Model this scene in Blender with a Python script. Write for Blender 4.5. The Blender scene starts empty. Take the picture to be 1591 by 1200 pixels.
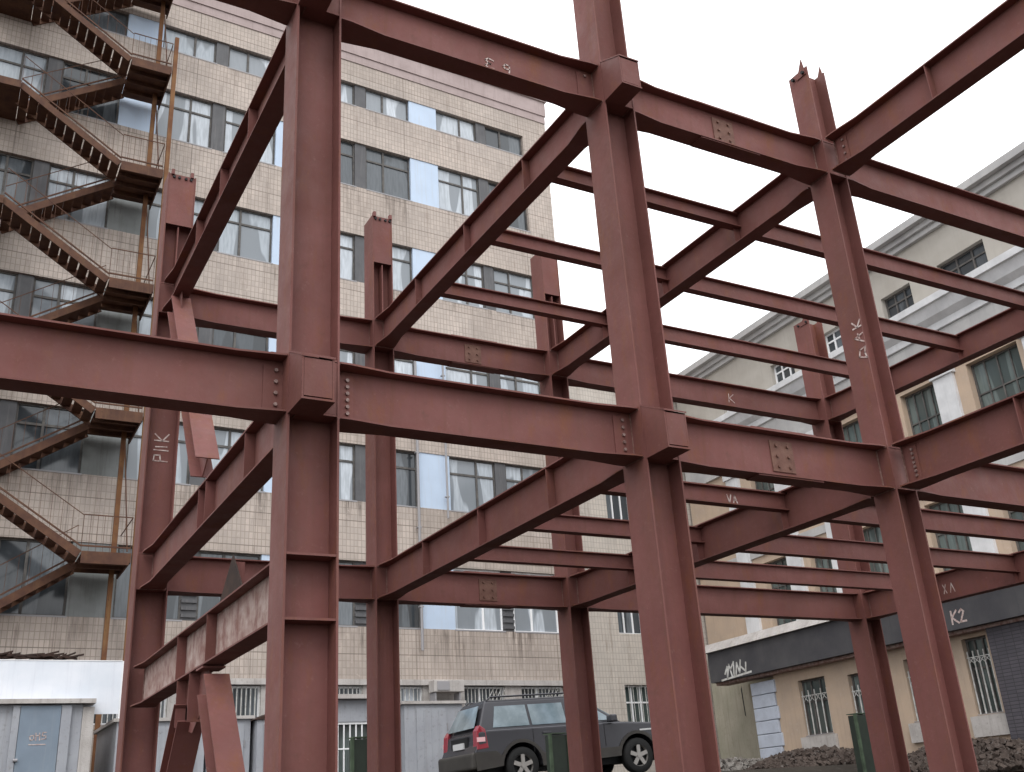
import bpy, math, random
from mathutils import Vector, Matrix
random.seed(7)
C = bpy.context.scene.collection
# ------------------------------------------------------------------ camera
cam = bpy.data.cameras.new('camera'); camo = bpy.data.objects.new('camera', cam); C.objects.link(camo)
CAMP = Vector((-2.1731, -6.6693, 1.6)); YAW, PITCH, ROLL, FPX = 0.524710, 0.393511, -0.065538, 1582.75
fw = Vector((math.sin(YAW)*math.cos(PITCH), math.cos(YAW)*math.cos(PITCH), math.sin(PITCH)))
rt = Vector((math.cos(YAW), -math.sin(YAW), 0)); up = rt.cross(fw)
r2 = rt*math.cos(ROLL) + up*math.sin(ROLL); u2 = up*math.cos(ROLL) - rt*math.sin(ROLL)
M = Matrix((r2, u2, -fw)).transposed().to_4x4(); M.translation = CAMP; camo.matrix_world = M
cam.sensor_fit = 'HORIZONTAL'; cam.sensor_width = 36; cam.lens = 36*FPX/1591; cam.clip_start = .05; cam.clip_end = 2000
bpy.context.scene.camera = camo
# ------------------------------------------------------------------ sky and sun (overcast)
SUN_EL, SUN_AZ = math.radians(48), math.radians(215)
w = bpy.data.worlds.new('World'); bpy.context.scene.world = w; w.use_nodes = True
nt = w.node_tree; nt.nodes.clear()
out = nt.nodes.new('ShaderNodeOutputWorld'); bg = nt.nodes.new('ShaderNodeBackground'); sky = nt.nodes.new('ShaderNodeTexSky')
sky.sky_type = 'NISHITA'; sky.sun_disc = False; sky.sun_elevation = SUN_EL; sky.sun_rotation = SUN_AZ
bg.inputs[1].default_value = .1; nt.links.new(sky.outputs[0], bg.inputs[0])
bg2 = nt.nodes.new('ShaderNodeBackground'); bg2.inputs[0].default_value = (.97, .985, 1, 1); bg2.inputs[1].default_value = 1.55   # even cloud cover
# overcast sky: the cloud cover is about three times brighter overhead than at the horizon
wtc = nt.nodes.new('ShaderNodeTexCoord'); wsp = nt.nodes.new('ShaderNodeSeparateXYZ'); nt.links.new(wtc.outputs['Generated'], wsp.inputs[0])
wmr = nt.nodes.new('ShaderNodeMapRange'); wmr.inputs[1].default_value = 0; wmr.inputs[2].default_value = 1; wmr.inputs[3].default_value = 1.5; wmr.inputs[4].default_value = 2.2
nt.links.new(wsp.outputs[2], wmr.inputs[0]); nt.links.new(wmr.outputs[0], bg2.inputs[1])
add = nt.nodes.new('ShaderNodeMixShader'); add.inputs[0].default_value = .88
nt.links.new(bg.outputs[0], add.inputs[1]); nt.links.new(bg2.outputs[0], add.inputs[2]); nt.links.new(add.outputs[0], out.inputs[0])
sl = bpy.data.lights.new('sun', 'SUN'); sl.energy = .8; sl.angle = math.radians(25); sl.color = (1, .965, .92)
so = bpy.data.objects.new('sun', sl); C.objects.link(so)
sd = Vector((math.sin(SUN_AZ)*math.cos(SUN_EL), math.cos(SUN_AZ)*math.cos(SUN_EL), math.sin(SUN_EL)))
so.rotation_euler = sd.to_track_quat('Z', 'Y').to_euler(); so.location = (0, 0, 60)
vs = bpy.context.scene.view_settings; vs.view_transform = 'Standard'; vs.look = 'None'; vs.exposure = .3; vs.gamma = 1

# ------------------------------------------------------------------ materials
def newmat(name):
    m = bpy.data.materials.new(name); m.use_nodes = True; n = m.node_tree; b = n.nodes['Principled BSDF']; return m, n, b
def N(n, t, **k):
    o = n.nodes.new('ShaderNode'+t)
    for a, v in k.items():
        if a[0] == 'i': o.inputs[int(a[1:])].default_value = v
        else: setattr(o, a, v)
    return o
def coord(n, sc=(1, 1, 1)):
    tc = N(n, 'TexCoord'); mp = N(n, 'Mapping'); mp.inputs['Scale'].default_value = sc
    n.links.new(tc.outputs['Object'], mp.inputs[0]); return mp.outputs[0]
def noise(n, sc, scale, det=4, rough=.55):
    t = N(n, 'TexNoise'); t.inputs['Scale'].default_value = scale; t.inputs['Detail'].default_value = det; t.inputs['Roughness'].default_value = rough
    n.links.new(coord(n, sc), t.inputs['Vector']); return t.outputs['Fac']
def ramp(n, src, a, b, lo=0., hi=1.):
    r = N(n, 'MapRange'); r.inputs[1].default_value = a; r.inputs[2].default_value = b; r.inputs[3].default_value = lo; r.inputs[4].default_value = hi
    n.links.new(src, r.inputs[0]); return r.outputs[0]
def mix(n, f, a, b, mode='MIX'):
    m = N(n, 'Mix', data_type='RGBA', blend_type=mode)
    for s, i in ((f, 0), (a, 6), (b, 7)):
        if hasattr(s, 'links'): n.links.new(s, m.inputs[i])
        elif i == 0: m.inputs[0].default_value = s
        else: m.inputs[i].default_value = (*s, 1) if len(s) == 3 else s
    return m.outputs[2]
def setup(name, base, alt=None, rough=.6, spec=.4, metal=0, sc=3, streak=None, dirt=None, bump=.0, bsc=40, objvar=0):
    m, n, b = newmat(name)
    col = base
    if alt: col = mix(n, ramp(n, noise(n, (1, 1, 1), sc, 6), .35, .68), base, alt)
    if streak: col = mix(n, ramp(n, noise(n, (9, 9, .5), 1.2, 5, .7), .52, .8, 0, .8), col, streak)
    if dirt: col = mix(n, ramp(n, noise(n, (1, 1, 1), sc*7, 6, .7), .56, .74, 0, .75), col, dirt)
    if objvar:
        oi = N(n, 'ObjectInfo'); hs = N(n, 'HueSaturation'); n.links.new(ramp(n, oi.outputs['Random'], 0, 1, 1-objvar, 1+objvar), hs.inputs['Value'])
        if hasattr(col, 'links'): n.links.new(col, hs.inputs['Color'])
        else: hs.inputs['Color'].default_value = (*col, 1)
        col = hs.outputs[0]
    if hasattr(col, 'links'): n.links.new(col, b.inputs['Base Color'])
    else: b.inputs['Base Color'].default_value = (*col, 1)
    b.inputs['Roughness'].default_value = rough; b.inputs['Specular IOR Level'].default_value = spec; b.inputs['Metallic'].default_value = metal
    if bump:
        bp = N(n, 'Bump'); bp.inputs['Strength'].default_value = bump; bp.inputs['Distance'].default_value = .01
        n.links.new(noise(n, (1, 1, 1), bsc, 5), bp.inputs['Height']); n.links.new(bp.outputs[0], b.inputs['Normal'])
    return m
STEEL = setup('red_oxide_primer', (.19, .074, .066), (.145, .055, .049), .62, .28, sc=1.3, streak=(.14, .06, .04), dirt=(.13, .06, .05), bump=.25, bsc=18, objvar=.09)
STEELRUST = setup('weathered_primer', (.2, .1, .085), (.4, .31, .28), .75, .25, sc=7, streak=(.42, .34, .29), dirt=(.15, .07, .05), bump=.3)
PLATE = setup('splice_plate_rust', (.13, .06, .045), (.19, .1, .075), .7, .3, sc=9, dirt=(.07, .035, .025), bump=.3)
def steel_detail(m, bright=(.25, .13, .11), rust=(.19, .07, .03)):
    n = m.node_tree; b = n.nodes['Principled BSDF']; col = b.inputs['Base Color'].links[0].from_socket
    col = mix(n, ramp(n, noise(n, (1, 1, 1), .55, 7, .7), .42, .62, 0, .6), col, (.135, .055, .045))
    col = mix(n, ramp(n, noise(n, (2.2, 2.2, .8), 1.1, 9, .8), .53, .68, 0, .65), col, rust)
    col = mix(n, ramp(n, noise(n, (3, 3, 3), 4.5, 9, .85), .57, .7, 0, .6), col, bright)
    n.links.new(col, b.inputs['Base Color'])
    rr = ramp(n, noise(n, (1, 1, 1), 3, 6, .7), .35, .7, .55, .85); n.links.new(rr, b.inputs['Roughness'])
steel_detail(STEEL)
BOLT = setup('bolt_zinc', (.33, .24, .22), (.12, .06, .05), .5, .5, metal=.3, sc=30)
CHALK = setup('chalk_paint', (.6, .52, .49), (.34, .22, .2), .9, .1, sc=22, dirt=(.2, .09, .075))
WELD = setup('weld_metal', (.25, .15, .13), (.13, .06, .045), .6, .4, sc=30, bump=.6, bsc=60)
RUBBLE2 = setup('grey_rubble', (.2, .185, .17), (.1, .085, .075), .95, .1, sc=4, dirt=(.32, .3, .28), bump=.5)
STAIR = setup('dark_rusty_stair_steel', (.07, .03, .02), (.12, .055, .03), .75, .3, sc=3, streak=(.13, .07, .035), dirt=(.03, .018, .015))
OCHRE = setup('ochre_rust', (.2, .1, .045), (.13, .055, .03), .8, .2, sc=2, streak=(.28, .17, .08), dirt=(.09, .045, .03))
GREYMETAL = setup('grey_garage_metal', (.36, .37, .4), (.3, .31, .34), .6, .4, sc=1.5, streak=(.24, .23, .23), dirt=(.2, .19, .18), bump=.2, bsc=8)
DOORBLUE = setup('blue_grey_door', (.2, .25, .31), (.17, .21, .26), .55, .4, sc=2, streak=(.25, .28, .31), bump=.15, bsc=8)
CONCRETE = setup('old_concrete', (.5, .47, .45), (.38, .35, .33), .9, .2, sc=2, streak=(.25, .22, .2), dirt=(.22, .2, .18), bump=.5)
WHITEB = setup('white_sheet', (.74, .76, .81), (.64, .68, .74), .7, .3, sc=1.4, streak=(.6, .62, .68))
DARKFRAME = setup('dark_wood_frame', (.075, .07, .068), (.13, .12, .11), .7, .3, sc=6)
WHITEFRAME = setup('white_plastic_frame', (.82, .82, .83), None, .4, .4)
GREYPANEL = setup('grey_infill', (.1, .1, .105), (.075, .073, .078), .6, .4, sc=2, streak=(.18, .17, .17))
OLDPANEL = setup('stained_grey_panel', (.24, .25, .25), (.17, .18, .175), .8, .2, sc=1.1, streak=(.12, .12, .11))
BLUEPANEL = setup('pale_blue_panel', (.5, .6, .74), (.46, .55, .68), .6, .4, sc=1.1, streak=(.46, .5, .55))
SILL = setup('tin_sill', (.3, .29, .3), None, .5, .5)
BARS = setup('white_window_bars', (.66, .66, .64), (.4, .38, .35), .6, .3, sc=9)
PARAPET = setup('parapet_plaster', (.42, .34, .33), (.35, .28, .27), .85, .2, sc=1.5, streak=(.28, .22, .21), bump=.3)
def glass(name, a, b):
    m, n, bs = newmat(name)
    oi = N(n, 'ObjectInfo'); f = ramp(n, oi.outputs['Random'], 0, 1)
    c = mix(n, f, a, b); c = mix(n, ramp(n, noise(n, (1.6, 1.6, .25), .9, 1), .49, .51, 0, .75), c, tuple(x*.38 for x in a)); c = mix(n, ramp(n, noise(n, (6, 6, .8), 2.2, 3), .4, .65, 0, .4), c, tuple(x*.55 for x in a))
    n.links.new(c, bs.inputs['Base Color']); bs.inputs['Roughness'].default_value = .12; bs.inputs['Specular IOR Level'].default_value = .6
    bp = N(n, 'Bump'); bp.inputs['Strength'].default_value = .12; n.links.new(noise(n, (1, 1, 1), 1.4, 2), bp.inputs['Height']); n.links.new(bp.outputs[0], bs.inputs['Normal'])
    return m
GLASS = glass('curtained_glass', (.36, .4, .44), (.6, .64, .69))
GLASSD = glass('dim_glass', (.06, .07, .08), (.14, .155, .17))
GLASSG = glass('greenish_glass', (.1, .13, .125), (.2, .23, .22))
def tiles(name, c1, c2, mort, bw, bh, stain=(.2, .15, .12), sills=False):
    m, n, b = newmat(name)
    tc = N(n, 'TexCoord'); sp = N(n, 'SeparateXYZ'); cb = N(n, 'CombineXYZ'); n.links.new(tc.outputs['Object'], sp.inputs[0])
    n.links.new(sp.outputs[0], cb.inputs[0]); n.links.new(sp.outputs[2], cb.inputs[1])
    br = N(n, 'TexBrick', offset=0, squash=1); n.links.new(cb.outputs[0], br.inputs[0])
    for k, v in (('Color1', c1), ('Color2', c2), ('Mortar', mort)): br.inputs[k].default_value = (*v, 1)
    for k, v in (('Scale', 1), ('Mortar Size', .011), ('Mortar Smooth', .3), ('Brick Width', bw), ('Row Height', bh), ('Bias', .1)): br.inputs[k].default_value = v
    col = br.outputs['Color']
    col = mix(n, ramp(n, noise(n, (1, 1, 1), .8, 8, .7), .3, .7, 0, .55), col, tuple(x*.78 for x in c1))
    mul = lambda a, b_: (lambda o: (n.links.new(a, o.inputs[0]), n.links.new(b_, o.inputs[1]), o.outputs[0])[2])(N(n, 'Math', operation='MULTIPLY'))
    col = mix(n, ramp(n, noise(n, (1, 1, .6), .35, 6, .65), .42, .66, 0, .6), col, tuple(x*.62 for x in c1))
    col = mix(n, ramp(n, noise(n, (3.2, 3.2, .35), .9, 6, .8), .54, .72, 0, .7), col, stain)
    if sills:                          # run-off stains below each row of sills
        a_ = N(n, 'Math', operation='SUBTRACT'); a_.inputs[1].default_value = 6.88-2.08-38.5; n.links.new(sp.outputs[2], a_.inputs[0])
        m_ = N(n, 'Math', operation='MODULO'); m_.inputs[1].default_value = 3.85; n.links.new(a_.outputs[0], m_.inputs[0])
        msk = ramp(n, m_.outputs[0], 2.5, 3.8)
        st_ = ramp(n, noise(n, (7, 7, .3), 1.1, 5, .75), .46, .62); blot = ramp(n, noise(n, (1, 1, .4), .75, 4, .6), .47, .6)
        col = mix(n, mul(mul(msk, st_), blot), col, (.11, .085, .07))
    col = mix(n, ramp(n, noise(n, (3, 3, 3), 1.7, 5, .7), .6, .7, 0, .5), col, tuple(min(1, x*1.15) for x in c2))
    if sills:                          # joints of the big wall panels and their black seams
        b2 = N(n, 'TexBrick', offset=0, squash=1); n.links.new(cb.outputs[0], b2.inputs[0])
        for k, v in (('Color1', (1, 1, 1, 1)), ('Color2', (.9, .88, .86, 1)), ('Mortar', (.45, .42, .4, 1)), ('Scale', 1), ('Mortar Size', .016), ('Brick Width', 2.55), ('Row Height', 1.0)): b2.inputs[k].default_value = v
        col = mix(n, .6, col, b2.outputs['Color'], 'MULTIPLY')
    n.links.new(col, b.inputs['Base Color']); b.inputs['Roughness'].default_value = .65; b.inputs['Specular IOR Level'].default_value = .3
    bp = N(n, 'Bump'); bp.inputs['Strength'].default_value = .4; bp.inputs['Distance'].default_value = .01; bp.invert = True
    n.links.new(br.outputs['Fac'], bp.inputs['Height']); n.links.new(bp.outputs[0], b.inputs['Normal'])
    return m
TILE = tiles('beige_ceramic_tile', (.465, .4, .355), (.57, .485, .43), (.3, .255, .22), .125, .2, sills=True)
TILE2 = tiles('pale_ceramic_tile', (.52, .47, .42), (.58, .52, .46), (.36, .32, .28), .125, .2)
PEACH = setup('peach_plaster', (.5, .38, .285), (.42, .33, .26), .9, .15, sc=1, streak=(.36, .28, .22), dirt=(.5, .42, .36), bump=.3)
ATTIC = setup('pale_attic_plaster', (.44, .41, .37), (.38, .35, .31), .9, .15, sc=1.2, streak=(.36, .33, .3), bump=.3)
CORN = setup('grey_white_stucco', (.48, .47, .46), (.38, .37, .37), .85, .2, sc=1.4, streak=(.36, .35, .35), dirt=(.4, .38, .37), bump=.3)
WHITEPL = setup('white_stucco', (.66, .66, .67), (.52, .52, .53), .85, .2, sc=2, streak=(.5, .5, .5))
PLINTH = setup('grey_green_plaster', (.42, .38, .31), (.34, .32, .25), .9, .15, sc=1.3, streak=(.22, .2, .15), dirt=(.25, .24, .17), bump=.4)
FASCIA = setup('dark_grey_fascia', (.06, .058, .064), (.085, .082, .085), .8, .2, sc=1.5, streak=(.06, .06, .065), bump=.3)
QUOIN = setup('pale_blue_stone', (.5, .54, .62), (.42, .45, .52), .8, .25, sc=3, dirt=(.33, .34, .38))
DARKBRICK = tiles('dark_painted_brick', (.075, .07, .082), (.1, .092, .105), (.045, .04, .045), .25, .08, stain=(.06, .05, .06))
GROUND = setup('wet_yard_earth', (.05, .042, .035), (.032, .027, .023), .95, .1, sc=.7, dirt=(.085, .075, .066), bump=.8, bsc=6)
RUBBLE = setup('dark_rubble', (.05, .038, .033), (.09, .07, .06), .95, .1, sc=2, dirt=(.2, .19, .18), bump=.6)
SCRAP_SHADE = setup('rusty_scrap_and_plate_shade', (.035, .025, .022), (.06, .035, .028), .9, .2, sc=6)
GREENM = setup('dark_green_steel', (.028, .04, .028), (.02, .026, .02), .6, .4, sc=4)
GREENL = setup('worn_green_edge', (.09, .13, .08), (.05, .07, .045), .7, .3, sc=6)
CARP = setup('slate_car_paint', (.042, .041, .048), None, .25, .5, metal=.25, dirt=None)
CLAD = setup('grey_brown_cladding', (.055, .05, .044), (.04, .036, .033), .6, .4, sc=3)
RUBBER = setup('rubber', (.022, .022, .022), None, .8, .2)
RIM = setup('alloy', (.35, .33, .31), None, .4, .5, metal=.6)
BLACK = setup('black', (.012, .012, .013), None, .6, .3)
TAILRED = setup('tail_light_red', (.28, .02, .035), None, .15, .7)
TAILW = setup('tail_light_pale', (.8, .45, .47), None, .15, .7)
PLATEW = setup('licence_white', (.6, .6, .6), None, .5, .3)
CARGLASS = setup('car_glass', (.09, .13, .15), (.22, .28, .32), .08, .8, sc=2.2)

# ------------------------------------------------------------------ mesh builder
class MB:
    def __init__(s): s.v = []; s.f = []
    def add(s, vs_, fs):
        o = len(s.v); s.v += [Vector(p) for p in vs_]; s.f += [[i+o for i in f] for f in fs]; return s
    def box(s, x0, x1, y0, y1, z0, z1):
        x0, x1 = min(x0, x1), max(x0, x1); y0, y1 = min(y0, y1), max(y0, y1); z0, z1 = min(z0, z1), max(z0, z1)
        return s.add([(x0, y0, z0), (x1, y0, z0), (x1, y1, z0), (x0, y1, z0), (x0, y0, z1), (x1, y0, z1), (x1, y1, z1), (x0, y1, z1)],
                     [(0, 3, 2, 1), (4, 5, 6, 7), (0, 1, 5, 4), (1, 2, 6, 5), (2, 3, 7, 6), (3, 0, 4, 7)])
    def prism(s, poly, vec):
        n = len(poly); vec = Vector(vec); a = [Vector(p) for p in poly]; b = [p+vec for p in a]
        return s.add(a+b, [list(range(n))[::-1], list(range(n, 2*n))]+[(i, (i+1) % n, n+(i+1) % n, n+i) for i in range(n)])
    def loft(s, rings, caps=True, close=True):
        n = len(rings[0]); vs_ = [p for r in rings for p in r]; fs = []
        for k in range(len(rings)-1):
            for i in range(n if close else n-1): fs.append((k*n+i, k*n+(i+1) % n, (k+1)*n+(i+1) % n, (k+1)*n+i))
        if caps: fs += [list(range(n))[::-1], list(range((len(rings)-1)*n, len(rings)*n))]
        return s.add(vs_, fs)
    def tube(s, p0, p1, r, n=8, r1=None):
        p0, p1 = Vector(p0), Vector(p1); d = (p1-p0).normalized(); a = d.orthogonal().normalized(); b = d.cross(a); r1 = r if r1 is None else r1
        R = lambda p, q: [p+(a*math.cos(2*math.pi*i/n)+b*math.sin(2*math.pi*i/n))*q for i in range(n)]
        return s.loft([R(p0, r), R(p1, r1)])
    def bar(s, p0, p1, wv, hv):     # rectangular bar between two points; wv, hv full-size vectors of the section
        p0, p1, wv, hv = Vector(p0), Vector(p1), Vector(wv)/2, Vector(hv)/2
        q = lambda p: [p-wv-hv, p+wv-hv, p+wv+hv, p-wv+hv]
        return s.loft([q(p0), q(p1)])
    def wall(s, x0, x1, z0, z1, holes, y0, y1):    # front sheet at y0 with reveals back to y1 round each hole
        xs = sorted({x0, x1, *[h[0] for h in holes], *[h[1] for h in holes]}); zs = sorted({z0, z1, *[h[2] for h in holes], *[h[3] for h in holes]})
        xs = [x for x in xs if x0 <= x <= x1]; zs = [z for z in zs if z0 <= z <= z1]
        for i in range(len(xs)-1):
            for j in range(len(zs)-1):
                cx, cz = (xs[i]+xs[i+1])/2, (zs[j]+zs[j+1])/2
                if not any(h[0] < cx < h[1] and h[2] < cz < h[3] for h in holes):
                    s.add([(xs[i], y0, zs[j]), (xs[i+1], y0, zs[j]), (xs[i+1], y0, zs[j+1]), (xs[i], y0, zs[j+1])], [(0, 1, 2, 3)])
        for a, b, c, d in holes+[(x0, x1, z0, z1)]:
            for p, q in (((a, c), (b, c)), ((b, c), (b, d)), ((b, d), (a, d)), ((a, d), (a, c))):
                s.add([(p[0], y0, p[1]), (q[0], y0, q[1]), (q[0], y1, q[1]), (p[0], y1, p[1])], [(0, 1, 2, 3)])
        return s
class Thing:
    def __init__(s, name, label, cat, loc=(0, 0, 0), rz=0, group=None):
        o = bpy.data.objects.new(name, None); C.objects.link(o); o.empty_display_size = .3
        s.o = o; o.location = loc; o.rotation_euler = (0, 0, rz); o['label'] = label; o['category'] = cat
        if group: o['group'] = group
        s.loc = Vector(loc); s.zo = s.loc.z if rz else None
    def part(s, name, mb, m, parent=None, smooth=False, label=None, bevel=0, raw=False):
        # unrotated things take world coordinates; rotated ones take local x,y and absolute z; raw = local coordinates
        me = bpy.data.meshes.new(name)
        off = Vector((0, 0, 0)) if raw else (Vector((0, 0, s.zo)) if s.zo is not None else s.loc)
        me.from_pydata([p-off for p in mb.v], [], mb.f); me.materials.append(m); me.update()
        if smooth: me.polygons.foreach_set('use_smooth', [True]*len(me.polygons))
        o = bpy.data.objects.new(name, me); C.objects.link(o); o.parent = parent or s.o
        if label: o['label'] = label
        if bevel:
            b = o.modifiers.new('bevel', 'BEVEL'); b.width = bevel; b.segments = 3; b.limit_method = 'ANGLE'; b.angle_limit = math.radians(35)
        return o
def single(name, mb, m, label=None, cat=None, kind=None, group=None, loc=(0, 0, 0)):
    me = bpy.data.meshes.new(name); me.from_pydata([p-Vector(loc) for p in mb.v], [], mb.f); me.materials.append(m); me.update()
    o = bpy.data.objects.new(name, me); o.location = loc; C.objects.link(o)
    if label: o['label'] = label
    if cat: o['category'] = cat
    if kind: o['kind'] = kind
    if group: o['group'] = group
    return o
def text_mesh(t, size, origin, xdir, ydir, depth=.004):
    cu = bpy.data.curves.new('t', 'FONT'); cu.body = t; cu.size = size; cu.align_x = 'CENTER'; cu.align_y = 'CENTER'; cu.resolution_u = 3
    ob = bpy.data.objects.new('t', cu); C.objects.link(ob); dg = bpy.context.evaluated_depsgraph_get(); dg.update()
    me = bpy.data.meshes.new_from_object(ob.evaluated_get(dg)); bpy.data.objects.remove(ob)
    x, y = Vector(xdir).normalized(), Vector(ydir).normalized(); z = x.cross(y)
    mb = MB(); jit = lambda p: Vector((p.x, p.y))
    mb.add([Vector(origin)+x*v.co.x+y*v.co.y+z*depth for v in me.vertices], [list(p.vertices) for p in me.polygons]); bpy.data.meshes.remove(me); return mb
def strokes(paths, origin, xdir, ydir, wd=.012, lift=.004):
    x, y = Vector(xdir).normalized(), Vector(ydir).normalized(); z = x.cross(y); mb = MB(); O = Vector(origin)
    for pth in paths:
        for (a, b), (c, d) in zip(pth, pth[1:]):
            p, q = O+x*a+y*b, O+x*c+y*d; n = (q-p).normalized().cross(z)*wd/2; e = (q-p).normalized()*wd*.4
            mb.loft([[p-n-e, p+n-e, p+n-e+z*lift, p-n-e+z*lift], [q-n+e, q+n+e, q+n+e+z*lift, q-n+e+z*lift]])
    return mb

# ------------------------------------------------------------------ ground
ZY = 2.08
g = MB()
prof = [(-400, 0), (7.6, 0), (8.4, .15), (10.4, 1.93), (11, ZY), (500, ZY)]
xs = [-400, -60, -20, 0, 20, 60, 500]
for x in xs:
    for (y, z) in prof: g.v.append(Vector((x, y, z)))
n_ = len(prof)
for i in range(len(xs)-1):
    for j in range(n_-1): g.f.append([i*n_+j, (i+1)*n_+j, (i+1)*n_+j+1, i*n_+j+1])
single('ground', g, GROUND, kind='structure')

# ------------------------------------------------------------------ steel frame
H1, H2, D = 4.715, 8.385, 6.10        # tops of the beams of the two levels, spacing of the two rows
CW, CD, TF = .30, .37, .016           # column width, depth, flange thickness
def column(label, x, y, ztop, kind, levels=(H1, H2), stubs=(), extra=(), size=(.32, .35)):
    CW, CD = size
    t = Thing('steel_column', label, 'steel column', (x, y, 0), group='columns of the steel frame')
    for sx in (-1, 1): t.part('flange', MB().box(x+sx*(CW/2-TF), x+sx*CW/2, y-CD/2, y+CD/2, .02, ztop), STEEL)
    wx = CW/2-TF-.001
    t.part('web', MB().box(x-wx, x+wx, y-.006, y+.006, .02, ztop), STEEL)
    t.part('base_plate', MB().box(x-.28, x+.28, y-.3, y+.3, 0, .019), STEEL)
    for h in levels:
        for zz in (h-.012, h-.44):
            if kind == 'open' or h == H1 or True:
                for sy in (-1, 1):
                    t.part('stiffener', MB().box(x-wx, x+wx, y+sy*.008, y+sy*(CD/2-.004), zz-.007, zz+.007), STEEL)
    for zz in extra: t.part('stiffener', MB().box(x-wx, x+wx, y-.008, y-CD/2+.002, zz-.008, zz+.008), STEEL)
    for h in levels:                  # panel plates closing the node between the beam flanges
        for sy in (-1, 1): t.part('node_plate', MB().box(x-wx, x+wx, y+sy*(CD/2-.02), y+sy*(CD/2-.008), h-.43, h-.022), STEEL)
    for h in stubs:                   # cut haunch bracket that sticks out towards the viewer
        y1 = y-CD/2-.003; y0 = y1-.3; xa, xb = x-CW/2+.003, x+.045; zb = h-.455; zt = h-.15
        for xx in (xa, xb-.014): t.part('bracket', MB().prism([(xx, y1, h-.002), (xx, y1, zb), (xx, y0, zb), (xx, y0, zt)], (.014, 0, 0)), STEEL)
        t.part('bracket_plate', MB().box(xa+.016, xb-.016, y0, y0+.014, zb+.012, zt-.012), STEEL)
        t.part('bracket_flange', MB().box(xa-.004, xb+.004, y0-.008, y1, zb-.016, zb-.001), STEEL)
        t.part('bracket_flange', MB().prism([(xa-.004, y1, h), (xa-.004, y0-.01, zt), (xa-.004, y0-.01, zt+.014), (xa-.004, y1, h+.014)], (xb-xa+.008, 0, 0)), STEEL)
    if kind in ('cap', 'ears'):       # boxed head with a centre rib below it
        zc = ztop-.82 if kind == 'cap' else ztop-.5
        if kind == 'cap':
            t.part('cover_plate', MB().box(x-CW/2+TF+.002, x+CW/2-TF-.002, y-CD/2+.004, y-CD/2+.018, zc, ztop-.01), STEEL)
            t.part('cover_plate', MB().box(x-CW/2+TF+.002, x+CW/2-TF-.002, y+CD/2-.018, y+CD/2-.004, zc, ztop-.01), STEEL)
            t.part('centre_rib', MB().box(x-.008, x+.008, y-CD/2+.022, y-.008, levels[-1]+.02, zc-.02), STEEL)
            for bx in (-.11, -.04, .05, .12): t.part('bolt', MB().tube((x+bx, y-CD/2-.02, ztop-.06), (x+bx, y-CD/2+.003, ztop-.06), .02, 6), BLACK)
            for bx in (-.13, .13): t.part('lug', MB().box(x+bx-.02, x+bx+.02, y-CD/2-.03, y-CD/2+.03, ztop-.03, ztop+.05), STEEL)
        else:
            for sx in (-1, 1):
                xx = x+sx*(CW/2+.001)
                t.part('lug', MB().prism([(xx, y-CD/2+.02, ztop-.1), (xx, y+.02, ztop-.1), (xx, y-CD/2+.05, ztop+.13)], (sx*.012, 0, 0)), STEEL)
                for yy in (y-CD/2+.05, y+.06): t.part('bolt', MB().tube((xx+sx*.012, yy, ztop-.07), (xx+sx*.04, yy, ztop-.07), .022, 6), BLACK)
    return t
cA = column('nearest and widest column, left of centre, with two cross plates on its lower part', -.04, 0, 12.2, 'open', stubs=(H1, H2), extra=(3.26, 2.83), size=(.38, .33))
cB = column('tall column right of centre running from the top edge to the bottom edge', 3.02, 0, 12.2, 'open', stubs=(H1, H2), size=(.36, .34))
cC = column('right-hand column with white chalk marks halfway up and two pointed ears on top', 6, 0, 9.42, 'ears', size=(.29, .29))
cD = column('rear column at the left with pale letters on its shaft, beside the fire stair', 0, D, 10.12, 'cap', size=(.38, .33))
cE = column('rear column just right of the nearest column, with a boxed bolted head', 3, D, 10.17, 'cap')
cF = column('rear column standing in front of the parked car', 6, D, 10.23, 'cap')
cH = column('column just beyond the right edge that carries the far ends of the long right bay', 12, 0, 9.42, 'ears', size=(.3, .3))
cG = column('rearmost column at the right, in front of the dark annex fascia', 12, D, 10.05, 'ears', size=(.36, .4))

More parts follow.
